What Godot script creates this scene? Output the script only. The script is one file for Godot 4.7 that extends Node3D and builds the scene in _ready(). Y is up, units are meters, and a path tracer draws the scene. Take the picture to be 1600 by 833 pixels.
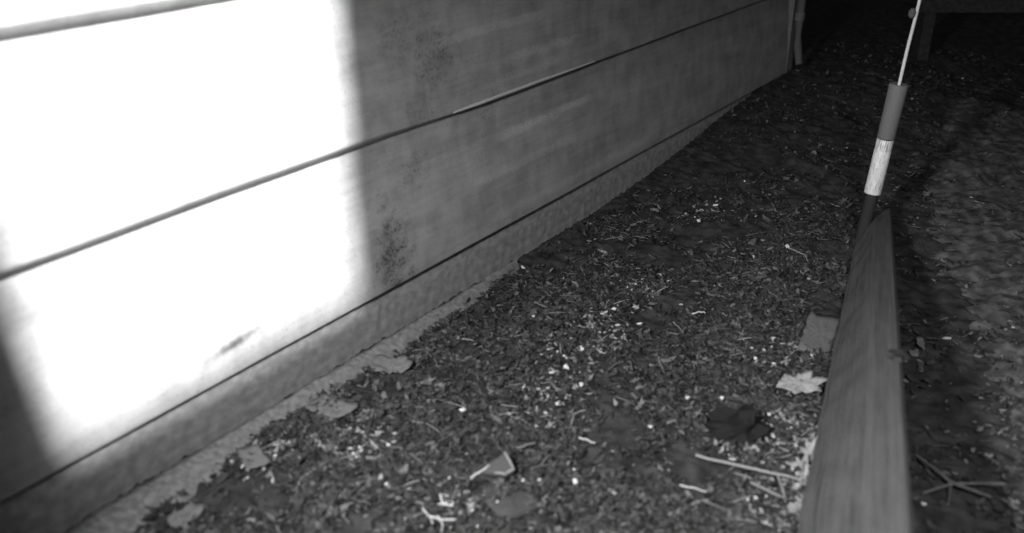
extends Node3D
# Night view, seen by the grey light of an infrared lamp: a clapboard wall, littered soil, a squared rail and a marker stake.

const F := 1500.0                      # focal length in photo pixels
const EYE := Vector3(0, 0.8, 0)
const PITCH := 0.43471                 # downward tilt, radians
const PHI := 0.60761                   # heading of the wall, radians right of forward
var P0 := Vector3(-0.2376, 0, -1.48206)   # a point at the foot of the wall
var D := Vector3(sin(PHI), 0, -cos(PHI))  # along the wall
var N := Vector3(cos(PHI), 0, sin(PHI))   # out of the wall
var rng := RandomNumberGenerator.new()
var nz := FastNoiseLite.new()
var nf := FastNoiseLite.new()
var used := {}

# ---------------------------------------------------------------- helpers
func numbered(called: String) -> String:
	if not used.has(called):
		used[called] = 0
		return called
	used[called] += 1
	return "%s_%03d" % [called, used[called]]

func tag(o: Node, label: String, category: String, group := "") -> Node:
	o.set_meta("label", label)
	o.set_meta("category", category)
	if group != "":
		o.set_meta("group", group)
	return o

func thing(called: String, label: String, category: String, at := Vector3.ZERO, group := "") -> Node3D:
	var o := Node3D.new()
	o.name = numbered(called)
	add_child(o)
	o.position = at
	tag(o, label, category, group)
	return o

func obj(called: String, mesh: Mesh, m: Material, parent: Node = null) -> MeshInstance3D:
	var o := MeshInstance3D.new()
	o.mesh = mesh
	o.material_override = m
	if parent == null:
		o.name = numbered(called)
		add_child(o)
	else:
		o.name = called
		parent.add_child(o, true)
	return o

func grey(v: float) -> Color:
	return Color(v, v, v).linear_to_srgb()

func mat(v: float, rough := 0.9, spec := 0.3) -> StandardMaterial3D:
	var m := StandardMaterial3D.new()
	m.albedo_color = grey(v)
	m.roughness = rough
	m.metallic_specular = spec
	return m

func noisy(v0: float, v1: float, freq: float, scale: float, rough := 0.9, bump := 0.0) -> StandardMaterial3D:
	# grain of the material itself, laid on by world position
	var m := mat(1.0, rough)
	var n := FastNoiseLite.new()
	n.noise_type = FastNoiseLite.TYPE_SIMPLEX_SMOOTH
	n.frequency = freq
	n.fractal_octaves = 5
	n.seed = int(v0 * 1000 + v1 * 377 + freq * 50)
	var t := NoiseTexture2D.new()
	t.width = 512; t.height = 512; t.seamless = true; t.noise = n
	var g := Gradient.new()
	g.set_color(0, grey(v0)); g.set_color(1, grey(v1))
	t.color_ramp = g
	m.albedo_texture = t
	m.uv1_triplanar = true
	m.uv1_world_triplanar = true
	m.uv1_scale = Vector3.ONE * scale
	if bump > 0.0:
		var b := NoiseTexture2D.new()
		b.width = 512; b.height = 512; b.seamless = true; b.noise = n; b.as_normal_map = true; b.bump_strength = bump
		m.normal_enabled = true
		m.normal_texture = b
	return m

func ray(x: float, y: float) -> Vector3:
	var cx := (x - 800.0) / F
	var cy := -(y - 416.5) / F
	return Vector3(cx, cy * cos(PITCH) - sin(PITCH), -cos(PITCH) - cy * sin(PITCH))

func px(x: float, y: float, h := 0.0) -> Vector3:        # photo pixel to the point at height h above the soil
	var r := ray(x, y)
	var p := EYE + r * ((h - EYE.y) / r.y)
	for k in 4:
		p = EYE + r * ((h + soil(p.x, p.z) - EYE.y) / r.y)
	return p

func flat_px(x: float, y: float, h: float) -> Vector3:
	var r := ray(x, y)
	return EYE + r * ((h - EYE.y) / r.y)

func wl(u: float, v: float, w: float) -> Vector3:        # wall coordinates: along, up, out
	return P0 + D * u + Vector3(0, v, 0) + N * w

func ss(a: float, b: float, x: float) -> float:
	return smoothstep(a, b, x)

func soil(x: float, z: float) -> float:
	var q := Vector3(x, 0, z) - P0
	var u := q.dot(D)
	var w := q.dot(N)
	var h := nz.get_noise_2d(x * 3.0, z * 3.0) * 0.016 + nz.get_noise_2d(x * 11.0 + 40, z * 11.0) * 0.007
	h *= ss(0.02, 0.25, w) * 0.8 + 0.2
	h += 0.10 * ss(0.6, 2.0, u) * (1.0 - ss(0.1, 1.0, w)) * ss(-0.4, 0.0, w)
	# low bank to the right of the rail
	var bx := x - lerpf(0.62, 1.12, clampf((-z - 0.94) / 1.0, -1.0, 2.5))
	h += 0.16 * ss(0.0, 0.8, bx)
	h -= 0.012
	return h

func strip(rows: Array, smooth := true, closed := false) -> SurfaceTool:   # rows of points joined into a skin
	var st := SurfaceTool.new()
	st.begin(Mesh.PRIMITIVE_TRIANGLES)
	st.set_smooth_group(0 if smooth else -1)
	skin(st, rows, closed)
	return st

func skin(st: SurfaceTool, rows: Array, closed := false) -> void:
	for i in rows.size() - 1:
		var a: PackedVector3Array = rows[i]
		var b: PackedVector3Array = rows[i + 1]
		var n := a.size() if closed else a.size() - 1
		for j in n:
			var k := (j + 1) % a.size()
			for p in [a[j], a[k], b[k], a[j], b[k], b[j]]:
				st.add_vertex(p)

func fan(st: SurfaceTool, ring: PackedVector3Array, c: Vector3, flip := false) -> void:
	for j in ring.size():
		var k := (j + 1) % ring.size()
		var q := [ring[k], ring[j], c] if flip else [ring[j], ring[k], c]
		for p in q:
			st.add_vertex(p)

func done(st: SurfaceTool) -> ArrayMesh:
	st.index()
	st.generate_normals()
	return st.commit()

func tube(path: PackedVector3Array, radii: Array, sides := 8, wob := 0.0) -> ArrayMesh:
	var rows := []
	for i in path.size():
		var t := (path[mini(i + 1, path.size() - 1)] - path[maxi(i - 1, 0)]).normalized()
		var a := t.cross(Vector3.UP)
		if a.length() < 0.1:
			a = t.cross(Vector3.RIGHT)
		a = a.normalized()
		var b := t.cross(a).normalized()
		var ring := PackedVector3Array()
		for j in sides:
			var an := TAU * j / sides
			var r: float = radii[i] * (1.0 + wob * nf.get_noise_3d(path[i].x * 90 + j * 13, path[i].y * 90, path[i].z * 90))
			ring.append(path[i] + (a * cos(an) + b * sin(an)) * r)
		rows.append(ring)
	var st := strip(rows, true, true)
	st.set_smooth_group(-1)
	fan(st, rows[0], path[0], true)
	fan(st, rows[-1], path[-1])
	return done(st)

func box(st: SurfaceTool, c: Array) -> void:      # eight corners: 0-3 one end loop, 4-7 the other
	for q in [[0, 1, 2, 3], [7, 6, 5, 4], [0, 4, 5, 1], [1, 5, 6, 2], [2, 6, 7, 3], [3, 7, 4, 0]]:
		for i in [0, 1, 2, 0, 2, 3]:
			st.add_vertex(c[q[i]])

func slab(c: Array) -> ArrayMesh:
	var st := SurfaceTool.new()
	st.begin(Mesh.PRIMITIVE_TRIANGLES)
	st.set_smooth_group(-1)
	box(st, c)
	return done(st)

func wall_box(u0: float, u1: float, v0: float, v1: float, w0: float, w1: float) -> ArrayMesh:
	return slab([wl(u0, v0, w0), wl(u0, v1, w0), wl(u0, v1, w1), wl(u0, v0, w1), wl(u1, v0, w0), wl(u1, v1, w0), wl(u1, v1, w1), wl(u1, v0, w1)])

func leaf_mesh(radius: Callable, curl: float, thick: float, segs := 40, sd := 0) -> ArrayMesh:
	# a thin curled blade with the outline r(angle), unit size, lying in x-z
	var up := []
	var down := []
	for k in 5:
		var f := k / 4.0
		var a := PackedVector3Array()
		var b := PackedVector3Array()
		for j in segs:
			var an := TAU * j / segs
			var r: float = radius.call(an) * f
			var p := Vector3(cos(an) * r, 0, sin(an) * r)
			p.y = curl * (p.x * p.x * 0.5 + absf(p.z) * 0.35) + nf.get_noise_3d(p.x * 22 + sd * 7, sd * 31, p.z * 22) * curl * 0.45 + nf.get_noise_2d(p.x * 60 + sd, p.z * 60) * 0.03
			a.append(p)
			b.append(p - Vector3(0, thick, 0))
		up.append(a)
		down.append(b)
	up.reverse()
	var st := strip(down + up, true, true)
	return done(st)

func pebble_mesh(sd: int, flatness := 0.6, rings := 5, segs := 8) -> ArrayMesh:
	var rows := []
	for i in rings:
		var la := PI * (i + 0.02) / (rings - 0.96)
		var ring := PackedVector3Array()
		for j in segs:
			var an := TAU * j / segs
			var p := Vector3(sin(la) * cos(an), cos(la), sin(la) * sin(an))
			var k := 1.0 + 1.1 * nf.get_noise_3d(p.x * 14 + sd * 9, p.y * 14, p.z * 14 + sd * 5)
			ring.append(Vector3(p.x * k, p.y * k * flatness, p.z * k * 0.8))
		rows.append(ring)
	var st := strip(rows, false, true)
	return done(st)

func place(o: Node3D, p: Vector3, yaw: float, s: float, tilt := 0.0, roll := 0.0) -> void:
	o.transform = Transform3D(Basis.from_euler(Vector3(tilt, yaw, roll)).scaled(Vector3.ONE * s), p)

func stalk(pts: Array, r: float, m: Material, called: String, label: String, category: String, group := "", lift := 0.004) -> MeshInstance3D:
	# a stem through photo pixels [x, y, height above soil]
	var path := PackedVector3Array()
	var rad := []
	for i in pts.size():
		var a := px(pts[i][0], pts[i][1], pts[i][2] + lift)
		if i > 0:
			var b := path[-1]
			for k in 3:
				path.append(b.lerp(a, (k + 1) / 4.0) + Vector3(0, nf.get_noise_1d(a.x * 300 + k * 31) * 0.002, nf.get_noise_1d(a.z * 250 + k * 17) * 0.002))
		path.append(a)
	for i in path.size():
		rad.append(r * 0.62 * (1.0 - 0.35 * i / path.size()))
	var base := path[0]
	for i in path.size():
		path[i] -= base
	var o := obj(called, tube(path, rad, 7, 0.3), m)
	o.position = base
	tag(o, label, category, group)
	return o

# ---------------------------------------------------------------- the scene
func _ready() -> void:
	rng.seed = 4711
	nz.seed = 7; nz.frequency = 1.0; nz.fractal_octaves = 3
	nf.seed = 21; nf.frequency = 0.1; nf.fractal_octaves = 2

	var cam := Camera3D.new()
	cam.name = "camera"
	cam.fov = rad_to_deg(2.0 * atan(416.5 / F))
	cam.position = EYE
	cam.rotation.x = -PITCH
	cam.near = 0.02
	cam.far = 400.0
	add_child(cam)
	cam.current = true
	var lens := CameraAttributesPhysical.new()          # focused on the marker stake
	lens.frustum_focal_length = 12.0 / (416.5 / F)
	lens.frustum_focus_distance = 2.15
	lens.exposure_aperture = 3.6
	lens.frustum_near = 0.02
	lens.frustum_far = 400.0
	cam.attributes = lens

	var env := Environment.new()
	env.background_mode = Environment.BG_SKY
	var sm := ProceduralSkyMaterial.new()
	sm.sky_top_color = Color(0.30, 0.30, 0.30)
	sm.sky_horizon_color = Color(0.34, 0.34, 0.34)
	sm.ground_bottom_color = Color(0.1, 0.1, 0.1)
	sm.ground_horizon_color = Color(0.2, 0.2, 0.2)
	var sky := Sky.new()
	sky.sky_material = sm
	env.sky = sky
	env.background_energy_multiplier = 0.45
	env.tonemap_mode = Environment.TONE_MAPPER_LINEAR
	env.tonemap_exposure = 1.0
	env.sdfgi_enabled = true
	env.ssao_enabled = true
	env.ssil_enabled = true
	var we := WorldEnvironment.new()
	we.name = "environment"
	we.environment = env
	add_child(we)

	flood_light()
	infrared_or_fill_lamp(Vector3(-0.35, 0.76, -0.35), Vector3(0.28, 0.0, -1.18), 48.0, 1.9, "small round infrared lamp on a thin post near the house wall")
	infrared_or_fill_lamp(Vector3(0.36, 0.92, -0.16), Vector3(0.92, 0.0, -1.08), 40.0, 1.1, "added unseen fill lamp on a thin post above the raised end of the rail")  # added fill light for the rail shadow and the bank
	ground()
	lit_bank()
	house()
	edging()
	far_fence()
	rail()
	stake()
	scatter_named()
	scatter_individuals()
	litter()

# ---------------------------------------------------------------- lamps (all outside the picture, one an added fill)
func flood_light() -> void:
	var lamp := wl(-0.85, 1.75, 1.62)
	var corners := [wl(-0.590, 0.101, 0.04), wl(-0.080, 0.101, 0.04), wl(-0.072, 1.10, 0.04), wl(-0.660, 1.10, 0.04)]
	var foot := Vector3(lamp.x, soil(lamp.x, lamp.z), lamp.z)
	var t := thing("work_lamp", "hooded black work lamp on a pole behind the watcher", "lamp", foot)
	var black := mat(0.03, 0.8)
	var mouth := []
	var c := Vector3.ZERO
	for p in corners:
		mouth.append(lamp.lerp(p, 0.30))
		c += lamp.lerp(p, 0.30) / 4.0
	var axis := (c - lamp).normalized()
	var back := []
	for p in mouth:
		back.append(lamp - axis * 0.05 + (p - c) * 0.6)
	for i in 4:
		var k := (i + 1) % 4
		var o: Vector3 = ((mouth[i] + mouth[k]) * 0.5 - c).normalized() * 0.004
		obj("hood_side", slab([back[i] - foot, back[k] - foot, mouth[k] - foot, mouth[i] - foot, back[i] + o - foot, back[k] + o - foot, mouth[k] + o - foot, mouth[i] + o - foot]), black, t)
	var q := axis * 0.02
	obj("back_plate", slab([back[0] - foot, back[1] - foot, back[2] - foot, back[3] - foot, back[0] - q - foot, back[1] - q - foot, back[2] - q - foot, back[3] - q - foot]), black, t)
	var em := StandardMaterial3D.new()
	em.albedo_color = Color(0.9, 0.9, 0.9)
	em.emission_enabled = true
	em.emission = Color(1, 1, 1)
	em.emission_energy_multiplier = 4.0
	var b := SphereMesh.new()
	b.radius = 0.017; b.height = 0.034; b.radial_segments = 16; b.rings = 8
	var bulb := obj("bulb", b, em, t)
	bulb.position = lamp - foot
	var behind := lamp - axis * 0.09
	obj("pole", tube(PackedVector3Array([Vector3(behind.x - foot.x, 0.02, behind.z - foot.z), behind - foot]), [0.016, 0.016], 10), black, t)
	for k in 3:
		var a := TAU * k / 3.0 + 0.4
		var top := Vector3(behind.x - foot.x, 0.35, behind.z - foot.z)
		var e := top + Vector3(cos(a) * 0.3, 0, sin(a) * 0.3)
		e.y = soil(e.x + foot.x, e.z + foot.z) - foot.y + 0.008
		obj("leg", tube(PackedVector3Array([top, e]), [0.01, 0.01], 8), black, t)
	var l := SpotLight3D.new()
	l.name = "work_light"
	add_child(l)
	l.look_at_from_position(lamp, c, Vector3.UP)
	l.spot_angle = 34.0
	l.spot_angle_attenuation = 0.3
	l.spot_range = 8.0
	l.spot_attenuation = 2.0
	l.light_size = 0.016
	l.light_energy = 26.0
	l.shadow_enabled = true

func infrared_or_fill_lamp(at: Vector3, aim: Vector3, angle: float, energy: float, label: String) -> void:
	var foot := Vector3(at.x, soil(at.x, at.z), at.z)
	var t := thing("infrared_or_fill_lamp", label, "lamp", foot, "infrared lamps")
	var axis := (aim - at).normalized()
	var black := mat(0.03, 0.7)
	var a := at - foot
	obj("housing", tube(PackedVector3Array([a - axis * 0.09, a - axis * 0.08, a - axis * 0.022]), [0.03, 0.045, 0.045], 20), black, t)
	var em := StandardMaterial3D.new()
	em.albedo_color = Color(0.9, 0.9, 0.9)
	em.emission_enabled = true
	em.emission_energy_multiplier = 1.0
	em.emission = Color(1, 1, 1)
	obj("lens", tube(PackedVector3Array([a - axis * 0.021, a - axis * 0.014]), [0.038, 0.036], 20), em, t)
	var pb := a - axis * 0.06
	obj("post", tube(PackedVector3Array([Vector3(pb.x, -0.05, pb.z), pb - Vector3(0, 0.03, 0)]), [0.012, 0.012], 8), black, t)
	var l := SpotLight3D.new()
	l.name = numbered("infrared_or_fill_light")
	add_child(l)
	l.look_at_from_position(at, aim, Vector3.UP)
	l.spot_angle = angle
	l.spot_angle_attenuation = 1.0
	l.spot_range = 12.0
	l.spot_attenuation = 2.0
	l.light_size = 0.05
	l.light_energy = energy
	l.shadow_enabled = true

# ---------------------------------------------------------------- ground
func axis_lines(a: float, b: float, step: float, reach: float) -> PackedFloat32Array:
	var mid := PackedFloat32Array()
	var x := a
	while x < b:
		mid.append(x)
		x += step
	var s := step
	var hi := PackedFloat32Array()
	while x < b + reach:
		hi.append(x)
		s *= 1.18
		x += s
	var lo := PackedFloat32Array()
	x = a
	s = step
	while x > a - reach:
		s *= 1.18
		x -= s
		lo.append(x)
	lo.reverse()
	lo.append_array(mid)
	lo.append_array(hi)
	return lo

func ground() -> void:
	var xs := axis_lines(-1.0, 1.6, 0.009, 120.0)
	var zs := axis_lines(-3.0, -0.75, 0.009, 120.0)
	var v := PackedVector3Array()
	var idx := PackedInt32Array()
	for z in zs:
		for x in xs:
			var near := 1.0 - ss(2.0, 6.0, Vector2(x, z + 1.5).length())
			var fine := nf.get_noise_2d(x * 420, z * 420) * 0.006 + nf.get_noise_2d(x * 1100 + 90, z * 1100) * 0.0035
			v.append(Vector3(x, soil(x, z) + fine * near, z))
	var w := xs.size()
	for j in zs.size() - 1:
		for i in w - 1:
			var a := j * w + i
			idx.append_array([a, a + 1, a + w + 1, a, a + w + 1, a + w])
	var arr := []
	arr.resize(Mesh.ARRAY_MAX)
	arr[Mesh.ARRAY_VERTEX] = v
	arr[Mesh.ARRAY_INDEX] = idx
	var am := ArrayMesh.new()
	am.add_surface_from_arrays(Mesh.PRIMITIVE_TRIANGLES, arr)
	var st := SurfaceTool.new()
	st.create_from(am, 0)
	st.generate_normals()
	var m := noisy(0.015, 0.10, 0.03, 1.3, 0.95)
	var o := obj("ground", st.commit(), m)
	o.set_meta("kind", "structure")

# ---------------------------------------------------------------- house wall
func lit_bank() -> void:
	# paler skin painting the lit bank; its edge traces the rail shadow
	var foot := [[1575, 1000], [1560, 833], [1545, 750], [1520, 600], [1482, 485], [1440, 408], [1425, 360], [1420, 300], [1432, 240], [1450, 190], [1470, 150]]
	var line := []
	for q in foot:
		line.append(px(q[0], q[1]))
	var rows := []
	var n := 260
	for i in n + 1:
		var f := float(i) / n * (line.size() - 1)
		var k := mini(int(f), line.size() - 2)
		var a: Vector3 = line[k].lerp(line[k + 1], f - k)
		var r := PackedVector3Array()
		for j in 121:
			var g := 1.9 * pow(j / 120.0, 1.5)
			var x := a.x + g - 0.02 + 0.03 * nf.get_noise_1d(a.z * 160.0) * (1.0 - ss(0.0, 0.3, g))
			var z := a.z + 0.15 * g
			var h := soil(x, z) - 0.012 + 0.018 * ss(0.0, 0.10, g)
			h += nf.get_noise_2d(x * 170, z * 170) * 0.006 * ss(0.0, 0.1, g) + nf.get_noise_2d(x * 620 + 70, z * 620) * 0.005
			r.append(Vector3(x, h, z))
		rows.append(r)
	var o := obj("lit_bank", done(strip(rows)), noisy(0.02, 0.25, 0.03, 1.6, 0.95))
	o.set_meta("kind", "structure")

func wall_texture() -> ImageTexture:
	# old paint on the boards: grain, dirt specks, two mouldy patches, painted highlights and a painted patch of shade; u -1.2..2.0, v 0..1.0
	var W := 2048
	var H := 640
	var im := Image.create(W, H, false, Image.FORMAT_RGB8)
	var n := FastNoiseLite.new()
	n.seed = 5; n.frequency = 0.01; n.fractal_octaves = 4
	var n2 := FastNoiseLite.new()
	n2.seed = 15; n2.frequency = 0.22; n2.fractal_octaves = 3
	for y in H:
		for x in W:
			var u := -1.2 + 3.2 * x / W
			var v := 1.0 - float(y) / H
			var g := 0.36 + 0.05 * n.get_noise_2d(x * 0.5, y * 3.0) + 0.035 * n.get_noise_2d(x * 0.9 + 500, y * 14.0)
			g += 0.07 * n.get_noise_2d(x * 3.0, y * 1.6 + 900) + 0.06 * n.get_noise_2d(x * 1.1 + 70, y * 2.0 + 40)
			g += 0.05 * n2.get_noise_2d(x * 1.7 + 200, y * 1.7)
			var shade_smear := Vector2((u + 0.335) / 0.05, (v - 0.128 - 0.1 * (u + 0.335)) / 0.008).length() + 0.25 * n2.get_noise_2d(x * 0.5, y * 0.5)
			g -= 0.22 * (1.0 - ss(0.1, 1.4, shade_smear))  # shade of a dent painted in as a soft dark wedge
			var sp := n2.get_noise_2d(x, y)
			var mould := 0.0
			for s in [[0.012, 0.12, 0.036, 0.09, 1.0], [0.137, 0.455, 0.06, 0.05, 0.6], [0.06, 0.50, 0.05, 0.03, 0.4], [0.10, 0.36, 0.05, 0.03, 0.4], [0.09, 0.27, 0.03, 0.03, 0.4], [0.3, 0.33, 0.03, 0.03, 0.35]]:
				var d := Vector2((u - s[0]) / s[2], (v - s[1]) / s[3]).length() + 0.9 * n.get_noise_2d(x * 5, y * 5)
				mould = maxf(mould, s[4] * (1.0 - ss(0.2, 1.5, d)))
			g -= mould * (0.11 + 0.32 * maxf(0.0, sp + 0.12))
			g -= 0.10 * ss(0.42, 0.6, sp)
			# painted highlights: pale streaks where lamp light catches the boards
			for s in [[0.30, 0.60, 0.405, 0.17], [0.24, 0.56, 0.372, 0.13], [0.30, 0.68, 0.262, 0.16], [0.04, 0.12, 0.155, 0.16], [0.20, 0.62, 0.195, 0.12], [0.25, 0.9, 0.11, 0.12], [0.1, 0.5, 0.47, 0.12]]:
				var along := ss(s[0], s[0] + 0.08, u) * (1.0 - ss(s[1] - 0.05, s[1], u))
				var dv := absf(v - s[2] - 0.006 * n.get_noise_2d(x * 2.0, s[2] * 900))
				g += s[3] * along * (1.0 - ss(0.002, 0.013, dv)) * (0.6 + 0.6 * n2.get_noise_2d(x * 0.4, y * 2.0))
			g = clampf(g, 0.04, 0.7)
			im.set_pixel(x, y, grey(g))
	return ImageTexture.create_from_image(im)

func house() -> void:
	var origin := wl(0, 0, 0)
	var t := thing("house", "pale clapboard house with a brightly lit strip of its wall", "house")
	var paint := mat(1.0, 0.75)
	paint.albedo_texture = wall_texture()
	var u0 := -2.6
	var u1 := 1.86
	# lapped boards, each its own piece
	for k in 9:
		var v0 := 0.078 + 0.2555 * k
		var vs := [[-0.001, 0.0185], [0.0, 0.0215], [0.0200, 0.0432], [0.0215, 0.0440], [0.0250, 0.0440], [0.07, 0.0395], [0.12, 0.0332], [0.186, 0.0282], [0.190, 0.0264], [0.196, 0.0262], [0.2555, 0.0218], [0.285, 0.0204]]
		var rows := []
		var st := SurfaceTool.new()
		st.begin(Mesh.PRIMITIVE_TRIANGLES)
		st.set_smooth_group(0)
		var segs := 60
		for q in vs.size() - 1:
			for i in segs:
				for c in [[q, i], [q, i + 1], [q + 1, i + 1], [q, i], [q + 1, i + 1], [q + 1, i]]:
					var u: float = lerpf(u0, u1, float(c[1]) / segs)
					var wv: float = nz.get_noise_2d(u * 1.3 + k * 7.7, k * 3.1)
					var dv: float = vs[c[0]][0]
					var close: float = 0.22 if k == 0 else lerpf(1.0, 0.40, ss(-0.10, 0.25, u))   # laps draw tight along the wall
					var ww0: float = vs[c[0]][1]
					if dv <= 0.025 and dv > 0.0:
						dv *= close
						ww0 = (0.0215 + (ww0 - 0.0215) * close + 0.0190 * (1.0 - close) * float(k == 0)) if k == 0 else lerpf(0.0335, ww0, close)
					elif dv > 0.025 and dv < 0.18 and k > 0:
						ww0 = lerpf(minf(ww0, 0.0332 - dv * 0.03), ww0, close)
					var v: float = v0 + dv + 0.0016 * nz.get_noise_2d(u * 2.0, k * 9.0)
					var ww: float = ww0 + 0.0012 * wv * (1.0 - dv / 0.3)
					st.set_uv(Vector2((u + 1.2) / 3.2, 1.0 - v))
					st.add_vertex(wl(u, v, ww))
		obj("board", done(st), paint, t)
	obj("wall_core", wall_box(u0, u1, 0.079, 2.42, -0.12, 0.0185), mat(0.12), t)
	var concrete := noisy(0.20, 0.46, 0.02, 5.0, 0.95, 0.6)
	# foundation with an uneven face
	var rows2 := []
	for q in [-0.15, -0.02, 0.0, 0.02, 0.04, 0.06, 0.0765]:
		var r := PackedVector3Array()
		for i in 601:
			var u := lerpf(u0, u1, i / 600.0)
			r.append(wl(u, q, 0.031 + 0.0012 * nf.get_noise_2d(u * 700, q * 900) + 0.001 * nf.get_noise_2d(u * 40 + 30, q * 60) - (0.004 if q > 0.07 else 0.0)))
		rows2.append(r)
	obj("foundation", done(strip(rows2)), concrete, t)
	var trim := noisy(0.18, 0.28, 0.03, 3.0, 0.8)
	obj("corner_board", wall_box(u1 + 0.002, u1 + 0.05, 0.02, 2.42, -0.10, 0.042), trim, t)
	obj("end_wall", wall_box(u1 + 0.004, u1 + 0.048, -0.1, 2.42, -3.0, -0.104), trim, t)
	obj("roof", wall_box(u0 - 0.2, u1 + 0.2, 2.44, 2.52, -3.2, 0.02), mat(0.08), t)
	# added pale strip standing in for the lit highlight on the lap edge
	var path := PackedVector3Array()
	var rad := []
	for i in 13:
		var f := i / 12.0
		path.append(wl(lerpf(0.185, 0.66, f), lerpf(0.3440, 0.3430, f), 0.0382 + 0.0005 * sin(f * 9.0)))
		rad.append(0.0034 * (0.45 + 0.55 * sin(PI * clampf(f * 0.9 + 0.08, 0, 1))))
	obj("lap_highlight", tube(path, rad, 6, 0.4), noisy(0.5, 0.8, 0.05, 8.0), t)
	# rain pipe on the corner
	var p := thing("rain_pipe", "thin grey rain pipe at the far corner of the house", "pipe", wl(1.835, 0.1, 0.06))
	var o := p.position
	var pipe := mat(0.14, 0.7)
	obj("pipe", tube(PackedVector3Array([wl(1.835, 2.4, 0.072) - o, wl(1.835, 0.24, 0.072) - o, wl(1.832, 0.18, 0.078) - o, wl(1.815, 0.125, 0.095) - o]), [0.012, 0.012, 0.012, 0.011], 14), pipe, p)
	for h in [0.265, 1.2, 2.1]:
		obj("bracket", tube(PackedVector3Array([wl(1.835, h - 0.012, 0.072) - o, wl(1.835, h + 0.012, 0.072) - o]), [0.015, 0.015], 14), mat(0.18, 0.6), p)

func edging() -> void:
	# low mortar footing along the wall, wide and crumbly at one end
	var rows := []
	for q in 8:
		var r := PackedVector3Array()
		for i in 321:
			var u := lerpf(-1.5, 0.36, i / 320.0)
			var wide := lerpf(0.10, 0.040, ss(-0.72, -0.30, u)) + 0.010 * nf.get_noise_1d(u * 60)
			wide = lerpf(wide, 0.014, ss(0.1, 0.36, u))
			var f := q / 7.0
			var w0 := 0.047 + 0.004 * nf.get_noise_1d(u * 120 + 50)
			var w := lerpf(w0, w0 + wide, clampf((q - 1) / 5.0, 0, 1))
			var top := 0.004 - 0.022 * pow(clampf((q - 1) / 5.0, 0, 1), 2.0) + 0.002 * nf.get_noise_2d(u * 700, q * 60)
			var v := -0.06 if (q == 0 or q == 7) else top
			if q == 1 or q == 6:
				v -= 0.003
			r.append(wl(u, v, w))
		rows.append(r)
	var o := obj("mortar_footing", done(strip(rows)), noisy(0.12, 0.36, 0.02, 7.0, 0.95, 2.0))
	tag(o, "low pale mortar strip running along the foot of the house wall", "edging")

func far_fence() -> void:
	var a := px(1436, 90)
	var dir := Vector3(1, 0, 0.02).normalized()
	var t := thing("rail_fence", "dim board fence standing beyond the marker stake", "fence", a)
	var wood := noisy(0.03, 0.07, 0.03, 3.0)
	for k in 4:
		var p := dir * (k * 1.15)
		var g := soil(a.x + p.x, a.z + p.z) - a.y
		obj("post", slab([p + Vector3(-0.018, g - 0.1, -0.03), p + Vector3(-0.018, 0.72, -0.03), p + Vector3(0.018, 0.72, -0.03), p + Vector3(0.018, g - 0.1, -0.03), p + Vector3(-0.018, g - 0.1, 0.03), p + Vector3(-0.018, 0.72, 0.03), p + Vector3(0.018, 0.72, 0.03), p + Vector3(0.018, g - 0.1, 0.03)]), wood, t)
	for h in [0.16, 0.44]:
		var e := dir * 3.5
		var z0 := Vector3(0, 0, 0.033)
		var z1 := Vector3(0, 0, 0.055)
		var lo := Vector3(0, h, 0)
		var hi := Vector3(0, h + 0.13, 0)
		var s := dir * -0.05
		obj("rail", slab([s + lo + z0, s + hi + z0, s + hi + z1, s + lo + z1, e + lo + z0, e + hi + z0, e + hi + z1, e + lo + z1]), wood, t)

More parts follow.
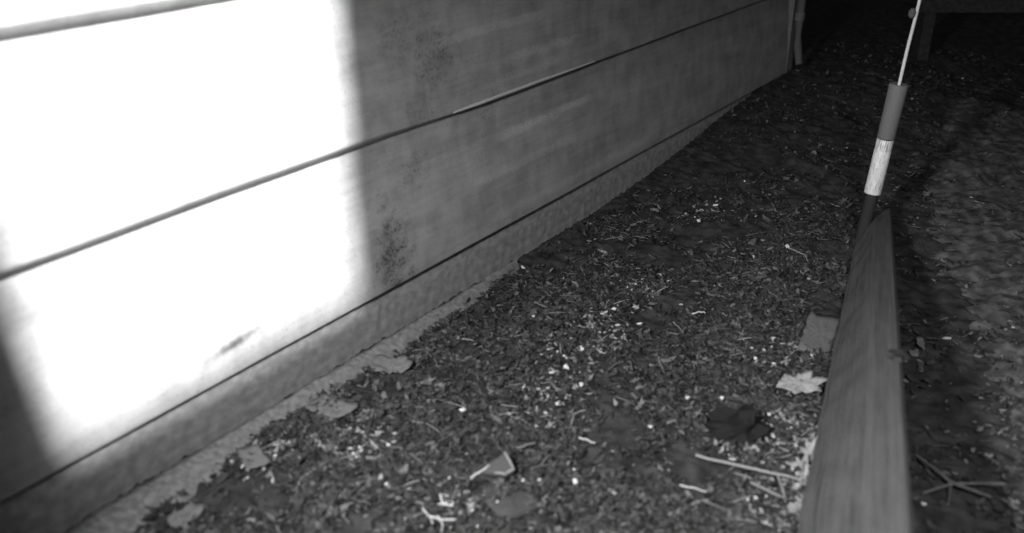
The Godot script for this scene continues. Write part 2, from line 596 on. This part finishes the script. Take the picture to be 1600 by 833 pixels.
# ---------------------------------------------------------------- squared rail and marker stake
func rail() -> void:
	# lies on the soil at its far end and rises towards its near end
	var near_l := flat_px(1245, 833, 0.02)
	var near_r := flat_px(1355, 833, 0.18)
	var near_t := flat_px(1426, 833, 0.18)
	var far_l := px(1338, 372, 0.0)
	var far_r := px(1366, 330, 0.035)
	var far_t := px(1392, 326, 0.035)
	var rows := []
	var base := far_l
	for i in 41:
		var f := lerpf(-0.42, 1.0, i / 40.0)
		var l := near_l.lerp(far_l, f)
		var r := near_r.lerp(far_r, f)
		var t := near_t.lerp(far_t, f)
		var thick := lerpf(0.15, 0.05, f)
		var rb := t - Vector3(0, thick, 0) + (t - r) * 0.15
		var lb := l + Vector3(0.004, -lerpf(0.0, 0.015, f), 0)
		var j := Vector3(nf.get_noise_1d(i * 21.0), nf.get_noise_1d(i * 17.0 + 300), 0) * 0.0022
		rows.append(PackedVector3Array([lb - base, l - base + j, l.lerp(r, 0.5) - base + j * 1.5, r.lerp(l, 0.07) - base, r.lerp(t, 0.10) - base + Vector3(0, 0.001, 0), r.lerp(t, 0.55) - base + j, t.lerp(r, 0.08) - base + Vector3(0, 0.001, 0), t - base - Vector3(-0.002, 0.004, 0), rb - base]))
	var st := SurfaceTool.new()
	st.begin(Mesh.PRIMITIVE_TRIANGLES)
	st.set_smooth_group(-1)
	for i in rows.size() - 1:
		for q in 9:
			for c in [[i, q], [i, q + 1], [i + 1, q + 1], [i, q], [i + 1, q + 1], [i + 1, q]]:
				st.set_uv(Vector2(c[1] / 9.0, c[0] / 40.0))
				var row: PackedVector3Array = rows[c[0]]
				st.add_vertex(row[c[1] % 9])
	var c0 := Vector3.ZERO
	var c1 := Vector3.ZERO
	for p in rows[0]:
		c0 += p / 9.0
	for p in rows[-1]:
		c1 += p / 9.0
	fan(st, rows[0], c0)
	fan(st, rows[-1], c1)
	var wood := mat(1.0, 0.9)
	wood.albedo_texture = wood_texture()
	var o := thing("wooden_rail", "long squared grey wooden rail lying on the soil below the marker stake", "beam", base)
	var beam := obj("beam", done(st), wood, o)
	var f2 := 0.345
	var kt := near_t.lerp(far_t, f2)
	var kr := near_r.lerp(far_r, f2)
	var kn := obj("knot", pebble_mesh(3, 0.4, 6, 10), noisy(0.03, 0.06, 0.05, 9.0), beam)
	var along := (far_t - near_t).normalized()
	kn.transform = Transform3D(Basis.looking_at(along, Vector3.UP).scaled_local(Vector3(0.015, 0.012, 0.027)), kt.lerp(kr, 0.14) - base)
	var kn2 := obj("knot", pebble_mesh(5, 0.4, 6, 10), noisy(0.05, 0.08, 0.05, 9.0), beam)
	kn2.transform = Transform3D(Basis.looking_at(along, Vector3.UP).scaled_local(Vector3(0.005, 0.004, 0.008)), near_t.lerp(far_t, 0.29).lerp(near_r.lerp(far_r, 0.29), 0.45) - base - Vector3(0, 0.001, 0))
	# the block that holds up its near end, outside the picture
	var e := near_t.lerp(far_t, -0.3)
	var bt := thing("support_block", "grey wooden block under the raised end of the rail", "block", Vector3(e.x - 0.02, soil(e.x, e.z) - 0.01, e.z))
	var bm := BoxMesh.new()
	var hh := e.y - 0.19 - soil(e.x, e.z) + 0.01
	bm.size = Vector3(0.16, maxf(hh, 0.03), 0.10)
	var bo := obj("block", bm, wood, bt)
	bo.position.y = bm.size.y / 2

func wood_texture() -> ImageTexture:
	# weathered grain running lengthwise, with fine checks and dirt specks
	var im := Image.create(512, 1024, false, Image.FORMAT_RGB8)
	var n := FastNoiseLite.new()
	n.seed = 61; n.frequency = 0.02; n.fractal_octaves = 4
	for y in 1024:
		for x in 512:
			var g := 0.10 + 0.022 * n.get_noise_2d(x * 3.0, y * 0.15) + 0.015 * n.get_noise_2d(x * 12.0, y * 0.5 + 400)
			g += 0.022 * n.get_noise_2d(x * 0.8 + 90, y * 0.8) + 0.03 * n.get_noise_2d(x * 9.0 + 900, y * 9.0)
			g -= 0.06 * ss(0.36, 0.46, n.get_noise_2d(x * 10.0 + 33, y * 0.2 + 77))
			im.set_pixel(x, y, grey(clampf(g, 0.03, 0.3)))
	return ImageTexture.create_from_image(im)

func stake() -> void:
	var base := px(1346, 372)
	# upright with a slight lean: point of the stake at height h seen through a pixel
	var lean := px(1346, 372)
	var top := Vector3.ZERO
	# depth stays that of the foot; find where the pixel ray meets the upright plane z = foot z
	var r := ray(1437, 0)
	var k := base.z / r.z
	top = EYE + r * k
	var ax := (top - base).normalized()
	var hgt := (top - base).length()
	var at := func(x: float, y: float) -> float:
		var q := ray(x, y)
		var p: Vector3 = EYE + q * (base.z / q.z)
		return (p - base).dot(ax)
	var t := thing("marker_stake", "thin marker stake with a white and a grey sleeve stuck in the soil", "stake", base)
	var w0: float = at.call(1368, 302)
	var w1: float = at.call(1386, 217)
	var g1: float = at.call(1409, 131)
	var dark := mat(0.035, 0.8)
	obj("shaft", tube(PackedVector3Array([ax * -0.08, ax * (w0 * 0.5), ax * (w0 + 0.006)]), [0.013, 0.013, 0.013], 12), dark, t)
	var white := StandardMaterial3D.new()
	white.roughness = 0.5
	white.albedo_texture = sleeve_texture()
	obj("white_sleeve", sleeve(ax, w0, w1, 0.0172, 0.0168), white, t)
	var greym := noisy(0.14, 0.22, 0.03, 14.0, 0.6)
	obj("grey_sleeve", sleeve(ax, w1 + 0.001, g1, 0.0175, 0.0185), greym, t)
	var path := PackedVector3Array()
	var rad := []
	for i in 13:
		path.append(ax * lerpf(g1 - 0.03, hgt + 0.25, i / 12.0) + Vector3(0.0004 * sin(i * 1.7), 0, 0))
		rad.append(0.0034)
	obj("rod", tube(path, rad, 8), noisy(0.6, 0.9, 0.05, 12.0, 0.4), t)
	var c := SphereMesh.new()
	c.radius = 0.007; c.height = 0.02
	var knob := obj("clip", c, mat(0.12, 0.8), t)
	knob.position = ax * (hgt - 0.025) + Vector3(-0.008, 0, 0)

func sleeve(ax: Vector3, a: float, b: float, r0: float, r1: float) -> ArrayMesh:
	var side := ax.cross(Vector3(0, 0, 1)).normalized()
	var fwd := ax.cross(side).normalized()
	var st := SurfaceTool.new()
	st.begin(Mesh.PRIMITIVE_TRIANGLES)
	st.set_smooth_group(0)
	var prof := [[a + 0.004, 0.0], [a + 0.001, r0 * 0.88], [a, r0 * 0.96], [a + 0.002, r0], [lerpf(a, b, 0.5), lerpf(r0, r1, 0.5)], [b - 0.002, r1], [b, r1 * 0.95], [b - 0.001, r1 * 0.8], [b - 0.004, 0.0]]
	var n := 24
	for i in prof.size() - 1:
		for j in n:
			for c in [[i, j], [i, j + 1], [i + 1, j + 1], [i, j], [i + 1, j + 1], [i + 1, j]]:
				var an: float = TAU * c[1] / n
				var h: float = prof[c[0]][0]
				var rr: float = prof[c[0]][1]
				st.set_uv(Vector2(float(c[1]) / n, clampf((h - a) / (b - a), 0, 1)))
				st.add_vertex(ax * h + (side * cos(an) + fwd * sin(an)) * rr)
	return done(st)

func sleeve_texture() -> ImageTexture:
	# scratched white wrap: lengthwise scrapes, darker at its upper end
	var im := Image.create(256, 256, false, Image.FORMAT_RGB8)
	var n := FastNoiseLite.new()
	n.seed = 44; n.frequency = 0.03; n.fractal_octaves = 4
	for y in 256:
		for x in 256:
			var g := 0.80 + 0.18 * n.get_noise_2d(x * 2.0, y * 0.8) + 0.12 * n.get_noise_2d(x * 9.0, y * 0.9 + 300)
			var scr := n.get_noise_2d(x * 5.0 + 70, y * 0.35 + 800)
			g -= 0.5 * ss(0.38, 0.44, scr)
			if y > 205 and n.get_noise_2d(x * 3.5, y * 0.3 + 90) > 0.08:
				g -= 0.4
			im.set_pixel(x, y, grey(clampf(g, 0.06, 0.92)))
	return ImageTexture.create_from_image(im)

# ---------------------------------------------------------------- single things on the soil
func scatter_named() -> void:
	var straw := noisy(0.5, 0.75, 0.05, 12.0, 0.6)
	var straw2 := noisy(0.22, 0.38, 0.05, 12.0, 0.7)
	var pale := noisy(0.24, 0.42, 0.03, 9.0, 0.85)
	var dull := noisy(0.14, 0.23, 0.03, 9.0, 0.9)
	# lobed leaf against the rail
	var oak := func(an: float) -> float:
		var e := 1.0 / sqrt(pow(cos(an), 2) + pow(sin(an) / 0.62, 2))
		return e * (0.80 + 0.13 * cos(an * 6.0 + 1.1 * sin(an * 2.0)) + 0.07 * sin(an * 9.0 + 1.0) + 0.025 * sin(an * 17.0))
	var o := obj("lobed_leaf", leaf_mesh(oak, 0.22, 0.012, 72, 1), pale)
	place(o, px(1251, 600, 0.012), 0.15, 0.046, 0.12, 0.05)
	tag(o, "pale lobed dead leaf lying against the side of the wooden rail", "leaf")
	# pale slab of bark leaning on the rail
	var bark := func(an: float) -> float:
		return minf(1.0 / maxf(0.001, absf(cos(an))), 0.42 / maxf(0.001, absf(sin(an)))) * (1.0 + 0.06 * sin(an * 7.0))
	o = obj("bark_slab", leaf_mesh(bark, 0.02, 0.09, 48, 2), noisy(0.11, 0.17, 0.03, 9.0))
	place(o, px(1281, 522, 0.012), 1.15, 0.062, 0.1, 0.12)
	tag(o, "flat oblong grey bark piece leaning against the rail above the lobed leaf", "bark")
	# broad dead leaves by the wall
	var broad := func(an: float) -> float:
		return (0.78 + 0.22 * cos(an * 2.0)) * (1.0 + 0.05 * sin(an * 5.0 + 1.0))
	var angular := func(an: float) -> float:
		return minf(1.0 / maxf(0.001, absf(cos(an) + 0.2 * sin(an))), 0.55 / maxf(0.001, absf(sin(an)))) * 0.9
	for a in [[517, 637, angular, -0.55, 0.042, 0.2, "angular grey dead leaf nearest below the mortar strip end"], [612, 572, broad, -0.2, 0.036, -0.25, "cupped round grey dead leaf with a raised rim near the mortar strip"], [396, 716, angular, -1.0, 0.032, 0.2, "narrow grey dead leaf near the wide crumbly end of the footing"], [290, 806, broad, 0.8, 0.024, 0.15, "small grey dead leaf tucked in the gravel beside the crumbly footing"]]:
		o = obj("dead_leaf", leaf_mesh(a[2], 0.18 if a[5] > 0 else 0.4, 0.014, 36, int(a[0])), dull)
		place(o, px(a[0], a[1], 0.008), a[3], a[4], 0.1, 0.06)
		tag(o, a[6], "leaf", "broad dead leaves by the wall")
	# flat stone and dark shard
	o = obj("flat_stone", leaf_mesh(func(an: float) -> float: return 0.85 + 0.1 * sin(an * 2.0) + 0.08 * sin(an * 3.0 + 1.0), -0.12, 0.3, 28, 8), noisy(0.06, 0.09, 0.02, 8.0))
	place(o, px(797, 776, 0.005), 0.3, 0.040)
	tag(o, "smooth flat grey stone sunk in the soil below the triangular shard", "stone")
	var s := thing("shard", "dark triangular shard with pale broken edges", "shard", px(790, 726, 0.008))
	var q := [px(748, 737, 0.010) - s.position, px(789, 707, 0.022) - s.position, px(803, 733, 0.018) - s.position, px(790, 741, 0.012) - s.position]
	var dn := Vector3(0, -0.004, 0.001)
	obj("plate", slab([q[0], q[1], q[2], q[3], q[0] + dn, q[1] + dn, q[2] + dn, q[3] + dn]), mat(0.07, 0.4, 0.5), s)
	for e in [[1, 2], [2, 3], [3, 0]]:
		var pa: Vector3 = q[e[0]]
		var pb: Vector3 = q[e[1]]
		if e[0] == 3:
			pb = pa.lerp(pb, 0.4)
		obj("broken_edge", tube(PackedVector3Array([pa, pa.lerp(pb, 0.5) + Vector3(0, 0.0006, 0), pb]), [0.0016, 0.0019, 0.0015], 6, 0.3), straw2, s)
	# straws
	stalk([[1087, 711, 0.010], [1170, 731, 0.014], [1252, 750, 0.016]], 0.0036, straw2, "straw", "longest pale straw, its end touching the curled leaf", "straw", "loose straws")
	stalk([[1173, 754, 0.006], [1228, 779, 0.010], [1215, 742, 0.022]], 0.0022, straw2, "straw", "bent straw folded to a sharp point below the longest straw", "straw", "loose straws")
	stalk([[1062, 758, 0.006], [1090, 764, 0.007], [1103, 769, 0.006]], 0.0020, straw, "straw", "short bright straw below the tip of the longest straw", "straw", "loose straws")
	stalk([[1081, 491, 0.008], [1093, 487, 0.012], [1102, 489, 0.008]], 0.0024, straw, "straw", "tiny arched bright straw alone on dark soil", "straw", "loose straws")
	stalk([[905, 684, 0.006], [930, 692, 0.006]], 0.0022, straw, "straw", "short straight bright straw up the slope from the triangular shard", "straw", "loose straws")
	stalk([[735, 748, 0.004], [765, 727, 0.010]], 0.0026, straw, "straw", "bright straw touching the tip of the triangular shard", "straw", "loose straws")
	stalk([[1052, 503, 0.006], [1068, 520, 0.006]], 0.0018, straw2, "straw", "dim straw beside the tiny arched one", "straw", "loose straws")
	stalk([[808, 700, 0.006], [836, 692, 0.008]], 0.0026, straw2, "straw", "dull straw just above the triangular shard", "straw", "loose straws")
	stalk([[1233, 388, 0.004], [1258, 398, 0.010], [1262, 408, 0.004]], 0.0022, straw2, "straw", "hooked dim straw up the path beside the pale pebble", "straw", "loose straws")
	# forked twig in the shade of the rail
	var tw := thing("forked_twig", "thin forked grey twig lying in the shade of the rail", "twig", px(1487, 754, 0.01))
	var bw := noisy(0.10, 0.2, 0.03, 10.0)
	for br in [[[1432, 712, 0.01, 0.0030], [1460, 732, 0.014, 0.0036], [1487, 754, 0.012, 0.0040], [1550, 777, 0.016, 0.0026]], [[1442, 771, 0.008, 0.0026], [1487, 756, 0.012, 0.0032], [1530, 755, 0.02, 0.0026], [1570, 756, 0.024, 0.0020]], [[1486, 757, 0.012, 0.0022], [1482, 783, 0.008, 0.0016]]]:
		var path := PackedVector3Array()
		var rad := []
		for p in br:
			path.append(px(p[0], p[1], p[2]) - tw.position)
			rad.append(p[3] * 0.62)
		obj("branch", tube(path, rad, 7, 0.3), bw, tw)
	# curled pale leaf by the rail
	var cl := thing("curled_leaf", "crumpled pale leaf with finger-like folds between straw and rail", "leaf", px(1262, 728, 0.006))
	for k in 5:
		var y := 700.0 + k * 13.0
		var ragged := func(an: float) -> float:
			return (1.0 / sqrt(pow(cos(an), 2) + pow(sin(an) / 0.42, 2))) * (0.75 + 0.25 * sin(an * 5.0 + k * 2.0) + 0.12 * sin(an * 13.0 + k))
		var fo := obj("fold", leaf_mesh(ragged, 1.0 + 0.2 * k, 0.05, 40, 200 + k), pale, cl)
		place(fo, px(1262 - k * 1.5 + 6 * sin(k * 2.3), y, 0.012) - cl.position, 0.5 + 0.5 * sin(k * 1.9), 0.021 - 0.001 * k, 0.5 * sin(k * 3.1), 0.5)
	o = obj("dead_leaf", leaf_mesh(broad, 0.3, 0.02, 30, 77), pale)
	place(o, px(1245, 794, 0.008), 0.4, 0.014, 0.2)
	tag(o, "tiny pale leaf scrap beside the foot of the rail below the bent straw", "leaf")
	# dark clod
	o = obj("soil_clod", pebble_mesh(21, 0.6, 9, 16), noisy(0.010, 0.025, 0.05, 9.0))
	place(o, px(1152, 668, 0.010), 0.2, 0.040)
	tag(o, "dark lump of soil above the longest straw", "clod")
	# small branched white twigs
	var wt := thing("pale_sprig", "small branched whitish sprig on the gravel below the shard", "sprig", px(690, 805, 0.006))
	for br in [[[660, 795], [672, 808], [676, 818]], [[668, 806], [690, 812], [712, 812]], [[684, 806], [692, 820], [690, 832]], [[688, 772], [692, 788], [708, 790]], [[684, 788], [700, 786]]]:
		var path := PackedVector3Array()
		var rad := []
		for p in br:
			path.append(px(p[0], p[1], 0.008 + 0.006 * rng.randf()) - wt.position)
			rad.append(0.0008 + 0.0006 * rng.randf())
		obj("stem", tube(path, rad, 6, 0.3), straw, wt)
	# pale pebbles that can be picked out
	var chip := mat(0.75, 0.5)
	var pts := [[723, 640, 7, "pale pebble alone on dark gravel between footing and shard"], [1231, 385, 7, "pale pebble up the path beside the hooked straw"], [1075, 622, 6, "upright white chip up from the longest straw"], [1128, 622, 6, "split white chip beside the dark soil lump"], [910, 545, 7, "whitish chip at the top of the pale chip trail"], [884, 574, 9, "pair of pale chips in the middle of the chip trail"], [908, 600, 7, "rounded pale chip right of the chip trail"], [852, 645, 6, "flat bright chip at the lower end of the chip trail"], [817, 750, 5, "bright white chip beside the triangular shard"], [777, 784, 4, "white grain at the edge of the flat stone"], [842, 750, 4, "small white grain right of the triangular shard"], [1180, 560, 6, "pale chip with a dark centre up from the lobed leaf"], [960, 483, 6, "pale chip below the upper chip trail"], [430, 712, 5, "bright grain beside the narrow dead leaf"], [899, 752, 8, "pale broken chip to the right of the flat stone"], [1520, 766, 4, "bright grain on the forked twig"], [1092, 345, 5, "pale grain far up the path near the house"]]
	for i in pts.size():
		var a: Array = pts[i]
		var c := obj("pale_pebble", pebble_mesh(30 + i, 0.7, 5, 8), chip)
		var p := px(a[0], a[1], 0.008)
		place(c, p, i * 1.3, a[2] * 0.00046 * (p - EYE).length() / 1.2)
		tag(c, a[3], "pebble", "pale pebbles")
	for a in [[1438, 536, "dim upturned leaf scrap in the shade of the rail"], [1459, 530, "dim upturned leaf scrap in the shade of the rail"]]:
		o = obj("dead_leaf", leaf_mesh(broad, 0.3, 0.02, 24, int(a[0])), dull)
		place(o, px(a[0], a[1], 0.012), a[0] * 0.7, 0.013, 0.5, 0.2)
		tag(o, a[2], "leaf", "leaf scraps in the shade of the rail")

func on_rail(x: float, z: float) -> bool:
	var f := clampf((-z - 0.9) / 1.06, -0.6, 1.1)
	var xc := lerpf(0.41, 0.80, f)
	return absf(x - xc) < 0.05 and f < 1.05

func free_spot(far := 2.6) -> Vector3:
	for k in 60:
		var z := -lerpf(0.85, far, pow(rng.randf(), 1.3))
		var x := rng.randf_range(-0.75, 0.62 * -z + 0.15)
		var w := (Vector3(x, 0, z) - P0).dot(N)
		var u := (Vector3(x, 0, z) - P0).dot(D)
		var clear := 0.05 + 0.06 * ss(-0.3, -0.6, u) + 0.02 * nf.get_noise_1d(u * 300)
		var bank := ss(0.05, 0.3, x - lerpf(0.5, 0.95, (-z - 0.94)))
		# few bits in a strip bared to imitate shadow, or far up the path
		var shadow_strip := ss(0.0, 0.03, x - lerpf(0.41, 0.80, (-z - 0.9) / 1.06)) * ss(2.1, 1.8, -z)
		if rng.randf() < maxf(0.7 * bank, 0.88 * shadow_strip * (1.0 - bank)) or rng.randf() < 0.8 * ss(1.5, 2.3, -z):
			continue
		if rng.randf() > 0.12 + 1.25 * (0.45 + nz.get_noise_2d(x * 4.0 + 77, z * 4.0)):
			continue
		if w > clear and not on_rail(x, z):
			return Vector3(x, soil(x, z), z)
	return Vector3(0.1, soil(0.1, -1.2), -1.2)

func scatter_individuals() -> void:
	var stones := []
	for k in 5:
		stones.append(pebble_mesh(60 + k, 0.55, 5, 8))
	var sm := []
	for v in [0.06, 0.09, 0.13, 0.2]:
		sm.append(noisy(v * 0.7, v * 1.2, 0.05, 11.0, 0.85))
	for i in 130:
		var p := free_spot()
		var o := obj("stone", stones[i % 5], sm[rng.randi() % 4])
		var s := rng.randf_range(0.005, 0.010)
		place(o, p + Vector3(0, s * 0.3, 0), rng.randf() * TAU, s)
		tag(o, "small dull grey stone bedded in the dark soil and litter", "stone", "dull stones in the litter")
	var scraps := []
	for k in 5:
		var e := 0.3 + 0.07 * k
		var ol := func(an: float) -> float:
			return (1.0 / sqrt(pow(cos(an), 2) + pow(sin(an) / e, 2))) * (0.78 + 0.18 * sin(an * (3 + k) + k) + 0.12 * sin(an * 8.0 + k))
		scraps.append(leaf_mesh(ol, 0.35, 0.02, 18, 90 + k))
	for i in 90:
		var p := free_spot()
		var o := obj("leaf_scrap", scraps[i % 5], sm[rng.randi() % 4])
		place(o, p + Vector3(0, 0.005, 0), rng.randf() * TAU, rng.randf_range(0.007, 0.016), rng.randf_range(-0.4, 0.4), rng.randf_range(-0.4, 0.4))
		tag(o, "small curled brittle leaf scrap lying loose on the dark soil", "leaf", "leaf scraps in the litter")

# ---------------------------------------------------------------- uncountable litter
func multi(called: String, mesh: Mesh, m: Material, count: int, make: Callable, label: String, category: String) -> void:
	var mm := MultiMesh.new()
	mm.transform_format = MultiMesh.TRANSFORM_3D
	mm.use_colors = true
	mm.mesh = mesh
	mm.instance_count = count
	for i in count:
		var r: Array = make.call(i)
		mm.set_instance_transform(i, r[0])
		mm.set_instance_color(i, Color(r[1], r[1], r[1]))
	var o := MultiMeshInstance3D.new()
	o.multimesh = mm
	o.material_override = m
	o.name = numbered(called)
	add_child(o)
	tag(o, label, category)
	o.set_meta("kind", "stuff")

func litter() -> void:
	var m := mat(1.0, 0.8, 0.4)
	m.vertex_color_use_as_albedo = true
	var trail := []
	for q in [[690, 790], [705, 815], [850, 640], [870, 610], [885, 580], [910, 545], [935, 520], [965, 490], [1010, 445], [1090, 350], [1120, 325], [1150, 690], [1210, 690], [1250, 680], [1262, 705], [1240, 800], [1215, 560], [560, 690], [430, 715]]:
		trail.append(px(q[0], q[1]))
	var tone := func(p: Vector3) -> float:
		var k := rng.randf()
		var v := lerpf(0.02, 0.09, rng.randf())
		if k > 0.80:
			v = lerpf(0.10, 0.22, rng.randf())
		# pale mineral chips gather in a loose trail
		var d := 9.0
		for q in trail:
			d = minf(d, Vector2(p.x - q.x, p.z - q.z).length())
		if k > 0.993 or (d < 0.06 and k > 0.84):
			v = lerpf(0.35, 0.8, rng.randf())
		return v
	var chip := func(_i: int) -> Array:
		var p := free_spot(3.4)
		var s := 0.0011 + 0.0032 * pow(rng.randf(), 2.2)
		var b := Basis.from_euler(Vector3(rng.randf_range(-0.6, 0.6), rng.randf() * TAU, rng.randf_range(-0.6, 0.6))).scaled_local(Vector3(s * rng.randf_range(0.8, 2.2), s * rng.randf_range(0.5, 1.1), s))
		return [Transform3D(b, p + Vector3(0, 0.003 + s * 0.3, 0)), tone.call(p)]
	multi("gravel", pebble_mesh(1, 0.6, 5, 7), m, 24000, chip, "fine grey grit and chips covering the dark soil", "gravel")
	# jagged scraps of several outlines
	for kind in 4:
		var flake := leaf_mesh(func(an: float) -> float: return 0.30 + 0.70 * pow(absf(cos(an + 0.2 * kind)), 1.5) * (0.7 + 0.3 * sin(an * (3 + kind) + kind)) + 0.16 * sin(an * 7.0 + kind * 2.0), 0.6, 0.05, 13, 5 + kind)
		var leaf := func(_i: int) -> Array:
			var p := free_spot(3.4)
			var s := 0.002 + 0.010 * pow(rng.randf(), 3.0)
			var b := Basis.from_euler(Vector3(rng.randf_range(-0.9, 0.9), rng.randf() * TAU, rng.randf_range(-0.6, 0.6))).scaled_local(Vector3(s * 1.25, s, s * 0.85))
			return [Transform3D(b, p + Vector3(0, 0.005, 0)), minf(tone.call(p) * 0.85, 0.3)]
		multi("leaf_litter", flake, m, 6500, leaf, ["crumbled dead leaf bits spread over the soil", "torn narrow leaf bits matted into the soil", "brittle three-pointed leaf crumbs over the soil", "notched dark leaf crumbs over the soil"][kind], "litter")
	var stem := tube(PackedVector3Array([Vector3(-1, 0, 0), Vector3(-0.3, 0.06, 0.02), Vector3(0.4, 0.05, -0.03), Vector3(1, 0, 0)]), [0.05, 0.06, 0.055, 0.03], 5)
	var needle := func(_i: int) -> Array:
		var p := free_spot(3.0)
		var s := 0.004 + 0.015 * pow(rng.randf(), 2.0)
		var b := Basis.from_euler(Vector3(rng.randf_range(-0.3, 0.3), rng.randf() * TAU, rng.randf_range(-0.25, 0.25))).scaled_local(Vector3.ONE * s)
		return [Transform3D(b, p + Vector3(0, 0.006, 0)), minf(tone.call(p) * 1.1, 0.34)]
	multi("stem_litter", stem, m, 3500, needle, "short broken stems strewn through the litter", "litter")
